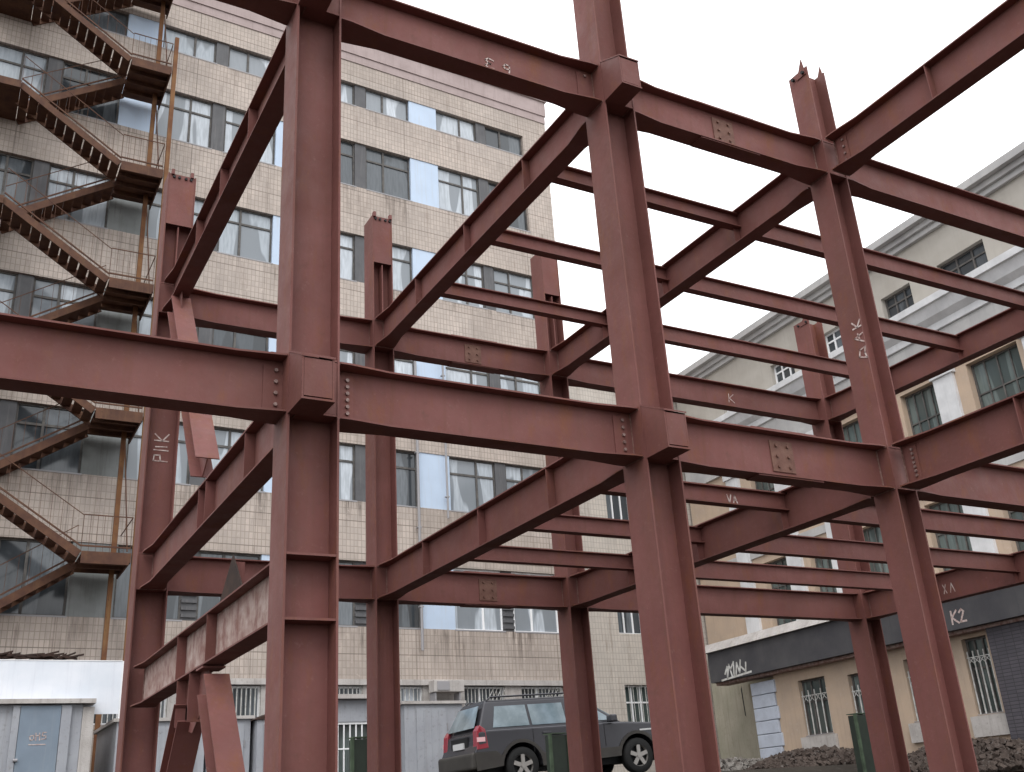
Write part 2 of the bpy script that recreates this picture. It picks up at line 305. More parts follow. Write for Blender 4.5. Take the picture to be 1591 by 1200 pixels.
def ibeam(label, p0, p1, top, depth=.445, fw_=.2, ends=('flare', 'flare'), stiff=(), bolts=(), splice=(), mark=None, mat=None, group='beams of the steel frame', gap=None, nm='steel_beam'):
    mat = mat or STEEL; p0, p1 = Vector((*p0, 0)), Vector((*p1, 0)); d = (p1-p0).normalized(); L = (p1-p0).length; s = Vector((-d.y, d.x, 0))
    if s.x > .5 or s.y > .5: s = -s                                # s points to the side seen by the camera
    g0 = gap[0] if gap else (CW/2+.002 if abs(d.x) > .5 else CD/2+.002); g1 = gap[1] if gap else g0
    t = Thing(nm, label, 'steel beam', ((p0+p1)/2 + Vector((0, 0, top-depth))), group=group)
    P = lambda a, b, z: p0+d*a+s*b+Vector((0, 0, z))
    t.part('web', MB().prism([P(g0, -.006, top-.015), P(L-g1, -.006, top-.015), P(L-g1, -.006, top-depth+.015), P(g0, -.006, top-depth+.015)], s*.012), mat)
    h = fw_/2; fl = .14
    pts = []
    if ends[0] == 'flare': pts += [(g0, -fl), (g0+.1, -fl), (g0+.42, -h)]
    else: pts += [(g0, -h)]
    if ends[1] == 'flare': pts += [(L-g1-.42, -h), (L-g1-.1, -fl), (L-g1, -fl)]
    else: pts += [(L-g1, -h)]
    outl = pts+[(a, -b) for a, b in pts[::-1]]
    for z in (top-.014, top-depth): t.part('flange', MB().prism([P(a, b, z) for a, b in outl], (0, 0, .014)), STEEL)
    if ends[0] == 'flare':
        for a in (g0, L-g1-.012):
            t.part('weld_bead', MB().prism([P(a, .006, top-depth+.02), P(a+.012, .006, top-depth+.02), P(a+.012, .006, top-.02), P(a, .006, top-.02)], s*.01), WELD)
            for z in (top-.024, top-depth-.008): t.part('weld_bead', MB().prism([P(a, -fl, z), P(a+.01, -fl, z), P(a+.01, fl, z), P(a, fl, z)], (0, 0, .008)), WELD)
    for a in stiff:
        for sd_ in (1, -1):
            t.part('stiffener', MB().prism([P(a-.005, sd_*.007, top-.015), P(a-.005, sd_*(h-.004), top-.015), P(a-.005, sd_*(h-.004), top-depth+.015), P(a-.005, sd_*.007, top-depth+.015)], d*.01), STEEL)
    for a in splice:
        for z in (top-depth-.014, top+.001): t.part('flange_plate', MB().prism([P(a-.4, -h+.01, z), P(a+.4, -h+.01, z), P(a+.4, h-.01, z), P(a-.4, h-.01, z)], (0, 0, .013)), STEEL)
    if ends[0] == 'flare':
        for a in (g0+.01, L-g1-.19): t.part('flange_plate', MB().prism([P(a, -.1, top+.001), P(a+.18, -.1, top+.001), P(a+.18, .1, top+.001), P(a, .1, top+.001)], (0, 0, .016)), STEEL)
    for a, rows in bolts:            # shear plate with one column of bolts near an end
        t.part('shear_plate', MB().prism([P(a-.07, .007, top-.05), P(a+.07, .007, top-.05), P(a+.07, .007, top-depth+.05), P(a-.07, .007, top-depth+.05)], s*.01), STEEL)
        for k in range(rows):
            z = top-.09-(depth-.18)*k/(rows-1)
            t.part('bolt', MB().tube(P(a+.02, .017, z), P(a+.02, .034, z), .015, 6), BOLT)
    for a in splice:
        t.part('splice_plate', MB().prism([P(a-.14, .007, top-.07), P(a+.14, .007, top-.07), P(a+.14, .007, top-depth+.07), P(a-.14, .007, top-depth+.07)], s*.01), PLATE)
        for k in range(3):
            for q in (-.07, .07):
                z = top-.12-(depth-.24)*k/2
                t.part('bolt', MB().tube(P(a+q, .017, z), P(a+q, .034, z), .016, 6), PLATE)
    if mark:
        a, zc, paths, sc = mark
        o = P(a, .0075, top-depth+zc); xd = d if d.dot(Vector((1, 0, 0))) > .5 or d.y < -.5 else -d
        if abs(d.y) > .5: xd = Vector((0, -1, 0))
        t.part('chalk_mark', strokes([[(x*sc, y*sc) for x, y in pth] for pth in paths], o, xd, (0, 0, 1), .014), CHALK)
    return t
E3 = [(.9, 1), (.4, 1.15), (.05, .9), (.35, .6), (.6, .55), (.35, .55), (0, .25), (.35, 0), (.9, .1)]
SEV = [(2.6, .6), (2.2, .5), (1.95, .75), (2.2, 1.05), (2.6, 1.0), (2.65, .6), (2.55, .1)]
KAY = [[(0, 0), (.1, 1)], [(.75, 1), (.12, .5), (.8, 0)]]
VAY = [[(0, 1), (.3, 0), (.6, 1)], [(.9, 0), (1.2, 1), (1.5, 0)], [(1.0, .4), (1.4, .4)]]
# first row, parallel to the picture's left-right direction
ibeam('middle-level beam from the left edge of the photo to the nearest column', (-6, 0), (0, 0), H1, bolts=((5.7, 4),))
ibeam('wide middle-level beam between the nearest column and the tall central column', (0, 0), (3, 0), H1, bolts=((.24, 6), (2.72, 5)))
ibeam('middle-level beam with a bolted patch between the tall central column and the right column', (3, 0), (6, 0), H1, splice=(1.55,))
ibeam('middle-level beam running right from the right column behind a nearer girder', (6, 0), (12, 0), H1)
ibeam('dark top beam reaching the nearest column from the upper left corner', (-6, 0), (0, 0), H2)
ibeam('top-level beam with chalk marks between the nearest column and the tall central column', (0, 0), (3, 0), H2, bolts=((2.72, 2),), mark=(1.62, .09, [E3, SEV], .1))
ibeam('top-level beam against the white sky between the tall central column and the right column', (3, 0), (6, 0), H2, splice=(1.5,))
ibeam('top-level beam running from the right column to the right edge of the photo', (6, 0), (12, 0), H2)
# rear row
ibeam('rear beam at stair-top level between the lettered left column and the boxed-head column', (0, D), (3, D), H2)
ibeam('rear upper beam with a bolted patch, left of the column in front of the car', (3, D), (6, D), H2, splice=(1.55,))
ibeam('long rear upper beam seen behind the tall central column, reaching the rearmost column', (6, D), (12, D), H2, mark=(3.65, .12, KAY, .16))
ibeam('rear lower beam behind the crossing girders at the far left', (0, D), (3, D), H1)
ibeam('rear lower beam above the white framed windows, left of the car column', (3, D), (6, D), H1, splice=(1.6,))
ibeam('long rear lower beam at the level of the annex roof, ending at the rearmost column', (6, D), (12, D), H1)
# girders that run away from the viewer
ibeam('steep upper girder at the left, from the lettered rear column to the nearest column', (0, D), (0, 0), H2, stiff=(1.9, 3.05, 4.2), group='girders of the steel frame')
ibeam('middle-level girder at the left with three web stiffeners behind the nearest column', (0, D), (0, 0), H1, stiff=(2.9, 3.2, 4.6), group='girders of the steel frame')
ibeam('low girder with a pale rust-streaked web left of the nearest column', (0, D), (0, 0), 3.375, stiff=(2.35, 3.55), mat=STEELRUST, group='girders of the steel frame')
ibeam('upper girder climbing from the boxed-head column to the top of the tall central column', (3, D), (3, 0), H2, stiff=(1.55, 3.05, 4.55), group='girders of the steel frame')
ibeam('middle-level girder between the boxed-head column and the tall central column', (3, D), (3, 0), H1, stiff=(1.55, 3.05, 4.55), group='girders of the steel frame')
ibeam('upper girder against the sky between the tall central column and the head of the right column', (6, D), (6, 0), H2, stiff=(1.6, 3.1, 4.6), group='girders of the steel frame')
ibeam('middle-level girder rising from the car column to the right column', (6, D), (6, 0), H1, stiff=(1.6, 3.1, 4.6), group='girders of the steel frame')
ibeam('upper girder from the rearmost column to the right edge, in front of the tall windows', (12, D), (12, 0), H2, stiff=(1.6, 3.1, 4.6), group='girders of the steel frame')
ibeam('lower girder from the rearmost column to the right edge, above the dark annex', (12, D), (12, 0), H1, stiff=(1.6, 3.1, 4.6), mark=(1.75, .12, [[(0, 0), (.4, 1)], [(0, 1), (.4, 0)], [(.9, 0), (1.2, 1), (1.5, 0)]], .14), group='girders of the steel frame')
ibeam('top girder running from the right column to the upper right corner', (6, 0), (6, -6), H2, stiff=(1.54, 3.05), bolts=((.3, 4),), group='girders of the steel frame')
ibeam('middle-level girder running from the right column towards the viewer at the right edge', (6, 0), (6, -6), H1, stiff=(1.54, 3.05), bolts=((.3, 7),), group='girders of the steel frame')
# joists
def joist(label, x0, x1, y, top, dep, mark=None):
    return ibeam(label, (x0, y), (x1, y), top, dep, .12, ends=('n', 'n'), gap=(.012, .012), mark=mark, group='light joists between the girders', nm='steel_joist')
lv = {H2: 'upper', H1: 'lower'}; wh = {1.5: 'nearest', 3.0: 'middle', 4.5: 'farthest'}
for h in (H2, H1):
    for yy in (1.5, 3.0, 4.5):
        joist(f'{wh[yy]} of the three {lv[h]} joists crossing behind the tall central column', 3, 6, yy, h-.02, .2, mark=(2.15, .03, VAY, .09) if (h == H1 and yy == 1.5) else None)
        joist(f'{wh[yy]} of the three {lv[h]} joists in the long bay on the right', 6, 12, yy, h-.02, .26)
# chalk letters on columns
cD.part('chalk_mark', strokes([[(0, 0), (0, 1), (.45, .95), (.45, .55), (0, .5)], [(.75, 0), (1.05, 0)], [(.9, 0), (.9, 1)], [(.75, 1), (1.05, 1)], [(1.4, 0), (1.4, 1)], [(1.4, .45), (1.9, 1)], [(1.4, .45), (1.95, 0)]],
        (.08, D-.007, 5.92), (0, 0, 1), (-1, 0, 0), .05) if False else strokes([[(a*.17, b*.17) for a, b in q] for q in
        [[(0, 0), (0, 1), (.45, .95), (.45, .55), (0, .5)], [(.85, 0), (.85, 1)], [(1.15, .1), (1.1, .9)], [(1.6, 0), (1.6, 1)], [(1.6, .45), (2.1, 1)], [(1.6, .45), (2.15, 0)]]], (.1, D-.0065, 5.93), (0, 0, 1), (-1, 0, 0), .016), CHALK)
cC.part('chalk_mark', strokes([[(a*.12, b*.12) for a, b in q] for q in
        [[(0, 0), (.5, .15), (1, 0), (.9, .6), (.3, .8), (0, 0)], [(1.5, 0), (2.1, .9)], [(2.1, .9), (2.3, 0)], [(1.8, .4), (2.4, .5)], [(3.0, 0), (3.0, .9)], [(3.0, .4), (3.6, .9)], [(3.0, .4), (3.6, 0)]]], (6-.145-.0005, -.138, 5.68), (0, 0, 1), (0, 1, 0), .016), CHALK)
# braces
def brace(label, a, b, wd=.2, dp=.24, endp=True):
    a, b = Vector(a), Vector(b); d = (b-a).normalized(); X = Vector((1, 0, 0)); nrm = X.cross(d).normalized()
    t = Thing('steel_brace', label, 'steel brace', b, group='slanting braces of the left bay')
    for s_ in (-1, 1): t.part('flange', MB().bar(a+nrm*s_*dp/2, b+nrm*s_*dp/2, X*wd, nrm*.012), STEEL)
    t.part('web', MB().bar(a, b, X*.012, nrm*(dp-.014)), STEEL)
    if endp: t.part('end_plate', MB().bar(b, b+d*.012, X*wd, nrm*dp), STEEL)
    return t
brace('slanting brace descending from the lettered rear column below the top level', (0, 5.5, 7.85), (0, 3.42, 5.0), .24, .24, False)
brace('right leg of the brace pair below the low streaked girder', (0, 2.6, 2.76), (0, .58, .1), .22, .25)
brace('left leg of the brace pair below the low streaked girder', (0, 3.5, 2.62), (0, 5.6, .1), .24, .26)
t = Thing('brace_bracket', 'bracket plates hanging under the low streaked girder above the brace pair', 'steel bracket', (0, 3.15, 2.55))
t.part('gusset', MB().prism([(-.006, 2.75, 2.925), (-.006, 3.75, 2.925), (-.006, 3.75, 2.5), (-.006, 3.3, 2.42), (-.006, 2.75, 2.7)], (.012, 0, 0)), STEEL)
t.part('flange', MB().box(-.1, .1, 3.62, 3.634, 2.5, 2.925), STEEL); t.part('flange', MB().box(-.1, .1, 3.1, 3.112, 2.5, 2.925), STEEL)
t.part('end_plate', MB().box(-.1, .1, 2.6, 2.85, 2.905, 2.922), STEEL)
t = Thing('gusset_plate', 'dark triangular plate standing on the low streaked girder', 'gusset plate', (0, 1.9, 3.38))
t.part('plate', MB().prism([(-.05, 2.35, 3.378), (-.05, 1.55, 3.378), (-.05, 1.92, 3.74)], (.012, 0, 0)), SCRAP_SHADE)  # shade on this steel plate is painted in with the dark scrap colour
t.part('rib', MB().box(-.037, .06, 1.93, 1.945, 3.378, 3.69), STEEL)
t = Thing('gusset_plate', 'gusset under the top joint of the lettered rear column', 'gusset plate', (0, 5.7, 7.8))
t.part('plate', MB().prism([(-.02, 5.9, 7.93), (-.02, 5.25, 7.93), (-.02, 5.2, 7.6), (-.02, 5.85, 7.1)], (.012, 0, 0)), STEEL)

# ------------------------------------------------------------------ tiled building behind
RZ = math.radians(2)
fb = Thing('tiled_building', 'tall beige tiled factory building with bands of windows behind the steel frame', 'building', (3, 22, ZY), RZ)
rows = [(6.88, 8.85, 0), (10.72, 12.6, 1), (14.55, 16.45, 1), (18.45, 20.3, 1), (22.25, 24.15, 1), (25.75, 26.75, 2)]
XL, XR = -14., 14.1
z = 5.36
bands = []
for a, b, k in rows: bands.append((z, a)); z = b
bands.append((z, 27.7))
wall = MB()
for a, b in bands: wall.box(XL, XR, 0, .45, a, b)
for a, b, k in rows: wall.box(12.95, XR, 0, .45, a-.001, b+.001)
wall.box(XL, XR, .4, .5, 5.3, 27.6); wall.box(XL, XR-.01, .5, 12, ZY, 27.6)
wall.box(XL, 9.0, 0.02, .45, ZY-.3, 4.2); wall.box(9.0, XR, 0.02, .45, ZY-.3, 4.35)
wall.box(12.95, XR, 0.02, .45, 4.35, 5.2); wall.box(XL, -2, .02, .45, 4.2, 5.2)
fb.part('wall', wall, TILE)
fb.part('plinth_trim', MB().box(XL, XR+.02, -.06, .45, 5.2, 5.36), CONCRETE)
pp = MB().box(XL, XR, -.03, .6, 27.7, 28.05); pp.box(XL, XR+.03, -.07, .6, 28.05, 28.75); pp.box(XL, XR+.08, -.14, .6, 28.75, 28.95)
fb.part('parapet', pp, PARAPET)
def window(t, x0, x1, z0, z1, y, style, glassm, framem, sg=1, flip=False):
    Y = lambda a: y+sg*a
    fr = MB(); q = .055
    fr.box(x0, x1, Y(0), Y(.07), z0, z0+q); fr.box(x0, x1, Y(0), Y(.07), z1-q, z1)
    fr.box(x0, x0+q, Y(.001), Y(.069), z0+q, z1-q); fr.box(x1-q, x1, Y(.001), Y(.069), z0+q, z1-q)
    mx = x0+(x1-x0)*(.4 if not flip else .6)
    if style in (1, 0, 2): fr.box(mx-.035, mx+.035, Y(-.005), Y(.06), z0+q, z1-q)
    if style == 1: zt = z1-(z1-z0)*.3; fr.box(x0+q, mx-.036, Y(.003), Y(.055), zt-.035, zt+.035); fr.box(mx+.036, x1-q, Y(.003), Y(.055), zt-.035, zt+.035)
    if style == 3:
        for f in (.33, .66): xx = x0+(x1-x0)*f; fr.box(xx-.025, xx+.025, Y(-.005), Y(.06), z0+q, z1-q)
        zt = z0+(z1-z0)*.6; fr.box(x0+q, x1-q, Y(-.002), Y(.05), zt-.025, zt+.025)
    if style == 4:
        for f in (.25, .5, .75): xx = x0+(x1-x0)*f; fr.box(xx-.02, xx+.02, Y(-.005), Y(.06), z0+q, z1-q)
        for f in (.3, .62): zt = z0+(z1-z0)*f; fr.box(x0+q, x1-q, Y(-.002), Y(.05), zt-.02, zt+.02)
    f = t.part('window', fr, framem)
    t.part('pane', MB().box(x0+.02, x1-.02, Y(.035), Y(.05), z0+.02, z1-.02), glassm, parent=f)
    t.part('sill', MB().box(x0-.03, x1+.03, Y(-.14), Y(-.001), z0-.03, z0+.012), SILL, parent=f)
    return f
for ri, (a, b, k) in enumerate(rows):
    for kk in range(-3, 3):
        o = 5.1*kk
        for (x0, x1) in ((1.02+o, 2.78+o), (3.93+o, 5.70+o)):
            if x0 < XL or x0 > 12.9: continue
            x1 = min(x1, 12.95); white = (ri == 0 and x0 > 8)
            gl = random.choice([GLASS, GLASS, GLASS, GLASSD] if x0 > -1.5 else [GLASSD, GLASSD, GLASS])
            if ri == 0 and not white: gl = GLASSD
            window(fb, x0, x1, a, b, .13, {0: 0, 1: 1, 2: 2}[k], gl, WHITEFRAME if white else DARKFRAME, flip=(x0 > 3.5+o))
        for (x0, x1, m, nm) in ((5.70+o, 6.12+o, GREYPANEL, 'dark_panel'), (2.78+o, 3.93+o, BLUEPANEL if kk >= 0 or (kk == -1 and ri > 3) else OLDPANEL, 'pale_panel')):
            if x1 < XL or x0 > 12.9 or x0 < XL: continue
            if nm == 'dark_panel' and ri == 0:
                lm = MB().box(x0, x1, .12, .2, a, b)
                for q in range(9): lm.box(x0, x1, .07, .118, a+.1+q*.2, a+.19+q*.2)
                fb.part('louvre', lm, GREYPANEL)
            else: fb.part(nm, MB().box(x0+.002, x1-.002, .07 if nm == 'dark_panel' else .03, .3, a+.003, b-.003), m)
# low windows with white bars under the trim
for x0, x1, z0 in ((-1.6, .4, 4.2), (1.2, 2.9, 4.2), (3.6, 5.9, 4.2), (6.3, 7.85, 4.2), (9.25, 10.7, 4.36), (11.3, 12.9, 4.36)):
    f = window(fb, x0, x1, z0, 5.18, .16, 0, GLASS if 6 < x0 < 7 else GLASSD, WHITEFRAME)
    gr = MB(); n = int((x1-x0)/.13)
    for i in range(n+1): xx = x0+.02+(x1-x0-.04)*i/n; gr.bar((xx, .1, z0+.03), (xx, .1, 5.16), (.022, 0, 0), (0, .02, 0))
    if x0 > 9:
        for i in range(0, n-3, 2): xx = x0+(x1-x0)*.42+(x1-x0)*.55*i/n; gr.bar((xx, .075, z0+.05), (xx+.45, .075, 5.14), (.025, 0, 0), (0, .015, 0))
    fb.part('window_grille', gr, BARS, parent=f)
lw = MB().box(XL, XR, .44, .49, 4, 5.25); lw.box(.4, 1.2, .05, .45, 4.2, 5.2); lw.box(2.9, 3.6, .05, .45, 4.2, 5.2); lw.box(5.9, 6.3, .05, .45, 4.2, 5.2); lw.box(7.85, 9.25, .05, .45, 4.2, 5.2); lw.box(10.7, 11.3, .05, .45, 4.3, 5.2); lw.box(-2, -1.6, .05, .45, 4.2, 5.2)
fb.part('basement_wall', lw, CONCRETE)
# pipes on the facade
t = Thing('drain_pipe', 'left of the two thin vertical pipes on the tiled wall', 'pipe', (10.77, 22.1, 6), group='thin pipes on the tiled wall')
t.part('pipe', MB().tube((10.78, 22.13, 6.2), (10.78, 22.13, 15.9), .045, 10), SILL)
for zz in (7.5, 10, 12.5, 15): t.part('clip', MB().box(10.71, 10.85, 22.09, 22.22, zz, zz+.04), SILL)
t = Thing('drain_pipe', 'right of the two thin vertical pipes on the tiled wall', 'pipe', (11.8, 22.16, 6), group='thin pipes on the tiled wall')
t.part('pipe', MB().tube((11.82, 22.16, 10.4), (11.82, 22.16, 16.2), .035, 10), SILL)
for zz in (11.1, 13.2, 15.4): t.part('clip', MB().box(11.76, 11.88, 22.12, 22.25, zz, zz+.04), SILL)
# lower wing
wg = Thing('low_wing', 'lower pale tiled wing between the tall building and the peach building', 'building', (3, 22, ZY), RZ)
hol = []
for x0 in (15.35, 17.55):
    for z0, z1 in ((3.85, 5.25), (6.95, 8.8), (10.95, 12.75)): hol.append((x0, x0+1.15, z0, z1))
wm = MB().wall(14.12, 20.6, ZY-.3, 16.1, hol, .02, .32); wm.box(14.12, 20.6, .34, 10, ZY, 16.05)
wg.part('wall', wm, TILE2)
wg.part('coping', MB().box(14.12, 20.6, -.05, .4, 16.1, 16.28), CORN)
for h in hol:
    f = window(wg, h[0], h[1], h[2], h[3], .2, 3, GLASSG if h[2] < 5 else GLASSD, WHITEFRAME)
    if h[2] < 5:
        gr = MB()
        for i in range(7): xx = h[0]+.05+i*.175; gr.bar((xx, .1, h[2]), (xx, .1, h[3]), (.015, 0, 0), (0, .015, 0))
        wg.part('window_grille', gr, BARS, parent=f)

# ------------------------------------------------------------------ peach building on the right (local x runs away from the viewer)
RB = math.radians(87)
rb = Thing('peach_building', 'peach and white classical building with a heavy cornice on the right', 'building', (21.5, 10, ZY), RB)
att = [(-5, -3.6), (-2.04, -.43), (.6, 1.75), (3.3, 4.4), (5.86, 7.0), (8.7, 9.8)]
big = [(-5.1, -3.5), (-2.2, -.56), (.6, 1.85), (3.4, 4.6), (5.6, 6.7), (7.6, 8.95)]
holes = [(a, b, 14.45, 15.2) for a, b in att]
rb.part('attic_wall', MB().wall(-9, 12.55, 14.3, 16.25, holes, 0, -.3), ATTIC)
for a, b, c, d in holes: window(rb, a, b, c, d, -.16, 3, GLASSD, WHITEFRAME if a > 3 else DARKFRAME, sg=-1)
cn = MB().box(-9, 12.55, -.3, .12, 16.25, 16.42); cn.box(-9, 12.55, -.3, .22, 16.42, 16.6); cn.box(-9, 12.55, -.3, .4, 16.6, 16.82)
rb.part('eave', cn, CORN)
c2 = MB().prism([(-9, 0, 14.32), (-9, .5, 14.2), (-9, .5, 14.0), (-9, .42, 13.98), (-9, .3, 13.7), (-9, .12, 13.55), (-9, .12, 13.35), (-9, 0, 13.33)], (21.55, 0, 0)); rb.part('cornice', c2, WHITEPL)
fz = MB().box(-9, 12.55, -.3, .05, 12.45, 13.33); fz.box(-9, 12.55, -.3, .1, 12.3, 12.45); rb.part('frieze', fz, CORN)
holes = [(a, b, c, d) for a, b in big for c, d in ((9.7, 12.05), (6.5, 8.75))]
rb.part('wall', MB().wall(-9, 12.55, 6.2, 12.3, holes, 0, -.35), PEACH)
for a, b, c, d in holes:
    window(rb, a, b, c, d, -.2, 4, GLASSG, DARKFRAME, sg=-1)
cx = [-3.1, -.15, 2.2, 5.0, 7.0, 9.5]
for x in cx:
    pl = MB().box(x, x+.68, -.05, .1, 6.2, 12.0); pl.box(x-.06, x+.74, -.05, .16, 12.0, 12.28); rb.part('pilaster', pl, WHITEPL)
bd = MB().box(-9, 12.55, -.3, .06, 9.0, 9.25); rb.part('string_course', bd, CORN)
pw = MB().box(-9, 12.6, -.4, .08, ZY-.4, 6.18); rb.part('plinth', pw, PLINTH)
rb.part('inner_wall', MB().box(-9, 12.5, -9, -.42, ZY, 16.2), CONCRETE)
rb.part('crack', MB().prism([(10.9, .081, 4.0), (10.95, .081, 4.05), (10.98, .081, 4.9), (10.93, .081, 5.0)], (0, .003, 0)), BLACK)

# annex in front of it
an = Thing('annex', 'single-storey annex with a dark grey fascia and peach wall under it', 'building', (20, 10, ZY), RB)
an.part('roof_slab', MB().prism([(-9, .62, 5.92), (10.2, .62, 5.92), (10.2, .45, 6.2), (-9, .45, 6.2)], (0, -2.0, 0)), CONCRETE)
an.part('fascia', MB().box(-9, 10.1, .3, .5, 4.98, 5.918), FASCIA)
so_ = MB().box(-9, 10.1, -.2, .298, 4.9, 4.98); an.part('soffit', so_, STEELRUST)
ah = [(5.42, 6.56, 3.05, 4.6), (3.5, 4.5, 3.2, 4.5), (1.4, 2.4, 3.05, 4.6), (-.32, .42, 3.02, 4.8)]
an.part('wall', MB().wall(-.55, 7.62, ZY-.3, 4.9, ah, 0, -.3), PEACH)
for a, b, c, d in ah:
    f = window(an, a, b, c, d, -.14, 3, GLASSG, DARKFRAME, sg=-1)
    gr = MB()
    for i in range(5): xx = a+.05+(b-a-.1)*i/4; gr.bar((xx, -.06, c), (xx, -.06, d-.3), (.03, 0, 0), (0, .02, 0))
    gr.bar((a, -.06, d-.45), (b, -.06, d-.45), (0, .02, 0), (0, 0, .02))
    for i in range(4): xx = a+.05+(b-a-.1)*(i+.5)/4; gr.bar((xx-.08, -.05, d-.45), (xx+.08, -.05, d-.6), (0, .012, 0), (0, 0, .02)); gr.bar((xx+.08, -.05, d-.45), (xx-.08, -.05, d-.6), (0, .012, 0), (0, 0, .02))
    an.part('window_grille', gr, BARS, parent=f)
    an.part('window_ledge', MB().box(a-.15, b+.15, .001, .1, c-.5, c-.03), CONCRETE)
for i in range(7): an.part('quoin_stone', MB().box(7.64+(.0 if i % 2 else -.08), 8.7, -.3, .06, ZY+.02+i*.385, ZY+.39+i*.385), QUOIN, bevel=.02)
an.part('brick_pier', MB().box(-9, -.56, -.3, .24, ZY-.3, 4.9), DARKBRICK)
an.part('side_wall', MB().box(8.72, 10.0, -1.1, -.9, ZY-.3, 4.9), PLINTH)
def amark(paths, tx, z, sc, wd):
    return strokes([[(x*sc, y*sc) for x, y in q] for q in paths], (tx, .501, z), (-1, 0, 0), (0, 0, 1), wd)
mk = amark([[(0, 0), (.05, 1)], [(.6, 1), (.05, .5), (.65, 0)], [(.85, .8), (1.1, 1), (1.3, .8), (.85, .05), (1.4, .05)]], .12, 5.12, .3, .045); o_ = an.part('chalk_mark', mk, CHALK)
gr_ = [[(0, .3), (.3, .7), (.2, 0), (.5, .8), (.7, .1)], [(.6, .5), (1, .9), (.9, .1)], [(1.1, .1), (1.3, .8), (1.5, .2), (1.7, .9)], [(-.4, -.05), (2.6, .1)], [(1.7, .5), (2.1, .2), (2.2, .7)]]
an.part('paint_scribble', amark(gr_, 9.3, 5.02, .5, .06), BARS)

# ------------------------------------------------------------------ fire stair on the left
st = Thing('fire_stair', 'dark rusty zigzag steel fire stair against the tiled wall at the far left', 'stair', (0, 20.3, ZY))
zR = [8.1, 11.9, 15.75, 19.58, 23.35, 27.1]
xl, xr = -2.15, .68
def flight(za, zb, xa, xb, y0, y1):           # from (xa, za) down to (xb, zb)
    a, b = Vector((xa, 0, za)), Vector((xb, 0, zb)); s_ = MB(); dirn = (b-a).normalized(); nn = Vector((-dirn.z, 0, dirn.x)); nn = nn if nn.z > 0 else -nn
    for y in (y0, y1): s_.bar(Vector((xa, y, za))-nn*.06, Vector((xb, y, zb))-nn*.06, (0, .04, 0), nn*.2)
    f = st.part('flight', s_, STAIR)
    n = 11
    for i in range(n):
        p = a+(b-a)*(i+.5)/n
        tr = MB().box(p.x-.125, p.x+.11, y0+.021, y1-.021, p.z-.12, p.z-.07); st.part('tread', tr, STAIR, parent=f)
    rl = MB()
    for y in (y0,):
        rl.bar(Vector((xa, y, za+.16)), Vector((xb, y, zb+.16)), (0, .03, 0), nn*.04); 
        rl.bar(Vector((xa, y, za+.95)), Vector((xb, y, zb+.95)), (0, .015, 0), nn*.02)
        for i in range(0, n+1, 1):
            p = a+(b-a)*i/n; rl.bar((p.x, y, p.z), (p.x, y, p.z+.95), (.009, 0, 0), (0, .009, 0))
    st.part('railing', rl, STAIR, parent=f)
for k, zr in enumerate(zR):
    flight(zr+1.9, zr, xl, xr, 20.0, 20.85)          # front flight comes down to the right landing
    if k: flight(zr, zr-1.9, xr, xl, 21.0, 21.8)      # rear flight goes on down to the left
    elif True: flight(zr, zr-1.9, xr, xl, 21.0, 21.8)
    ld = MB().box(xr+.01, 1.82, 19.95, 21.85, zr-.06, zr-.03); ld.box(xr+.01, 1.82, 19.91, 19.948, zr-.28, zr+.02); ld.box(1.822, 1.86, 19.91, 21.85, zr-.22, zr+.02)
    for yy in (20.4, 20.9, 21.4): ld.box(xr+.02, 1.81, yy, yy+.06, zr-.18, zr-.062)
    st.part('landing', ld, STAIR)
    ld = MB().box(-3.3, xl-.01, 19.95, 21.85, zr+1.84, zr+1.87); ld.box(-3.3, xl-.01, 19.91, 19.948, zr+1.68, zr+1.92)
    st.part('landing', ld, STAIR)
    rl = MB(); rl.bar((xr, 19.95, zr+.16), (1.84, 19.95, zr+.16), (0, .03, 0), (0, 0, .04)); rl.bar((xr, 19.95, zr+.95), (1.84, 19.95, zr+.95), (0, .02, 0), (0, 0, .025)); rl.bar((1.84, 19.95, zr+.95), (1.84, 21.8, zr+.95), (.02, 0, 0), (0, 0, .025))
    for i in range(8): rl.bar((xr+i*.165, 19.95, zr), (xr+i*.165, 19.95, zr+.95), (.009, 0, 0), (0, .009, 0))
    st.part('railing', rl, STAIR)
    br = MB().bar((1.66, 21.2, zr+3.3), (1.9, 20.9, zr+.3), (.03, 0, 0), (0, .03, 0)); st.part('brace_rod', br, STAIR)
for (x, y, z1) in ((1.95, 20.0, 24.6), (1.62, 21.3, 27.5), (-3.35, 20, 29), (-3.35, 21.7, 29)):
    pb = MB().box(x-.06, x+.06, y-.05, y-.04, ZY, z1); pb.box(x-.06, x-.05, y-.04, y+.06, ZY, z1); pb.box(x+.05, x+.06, y-.04, y+.06, ZY, z1)
    st.part('post', pb, OCHRE)

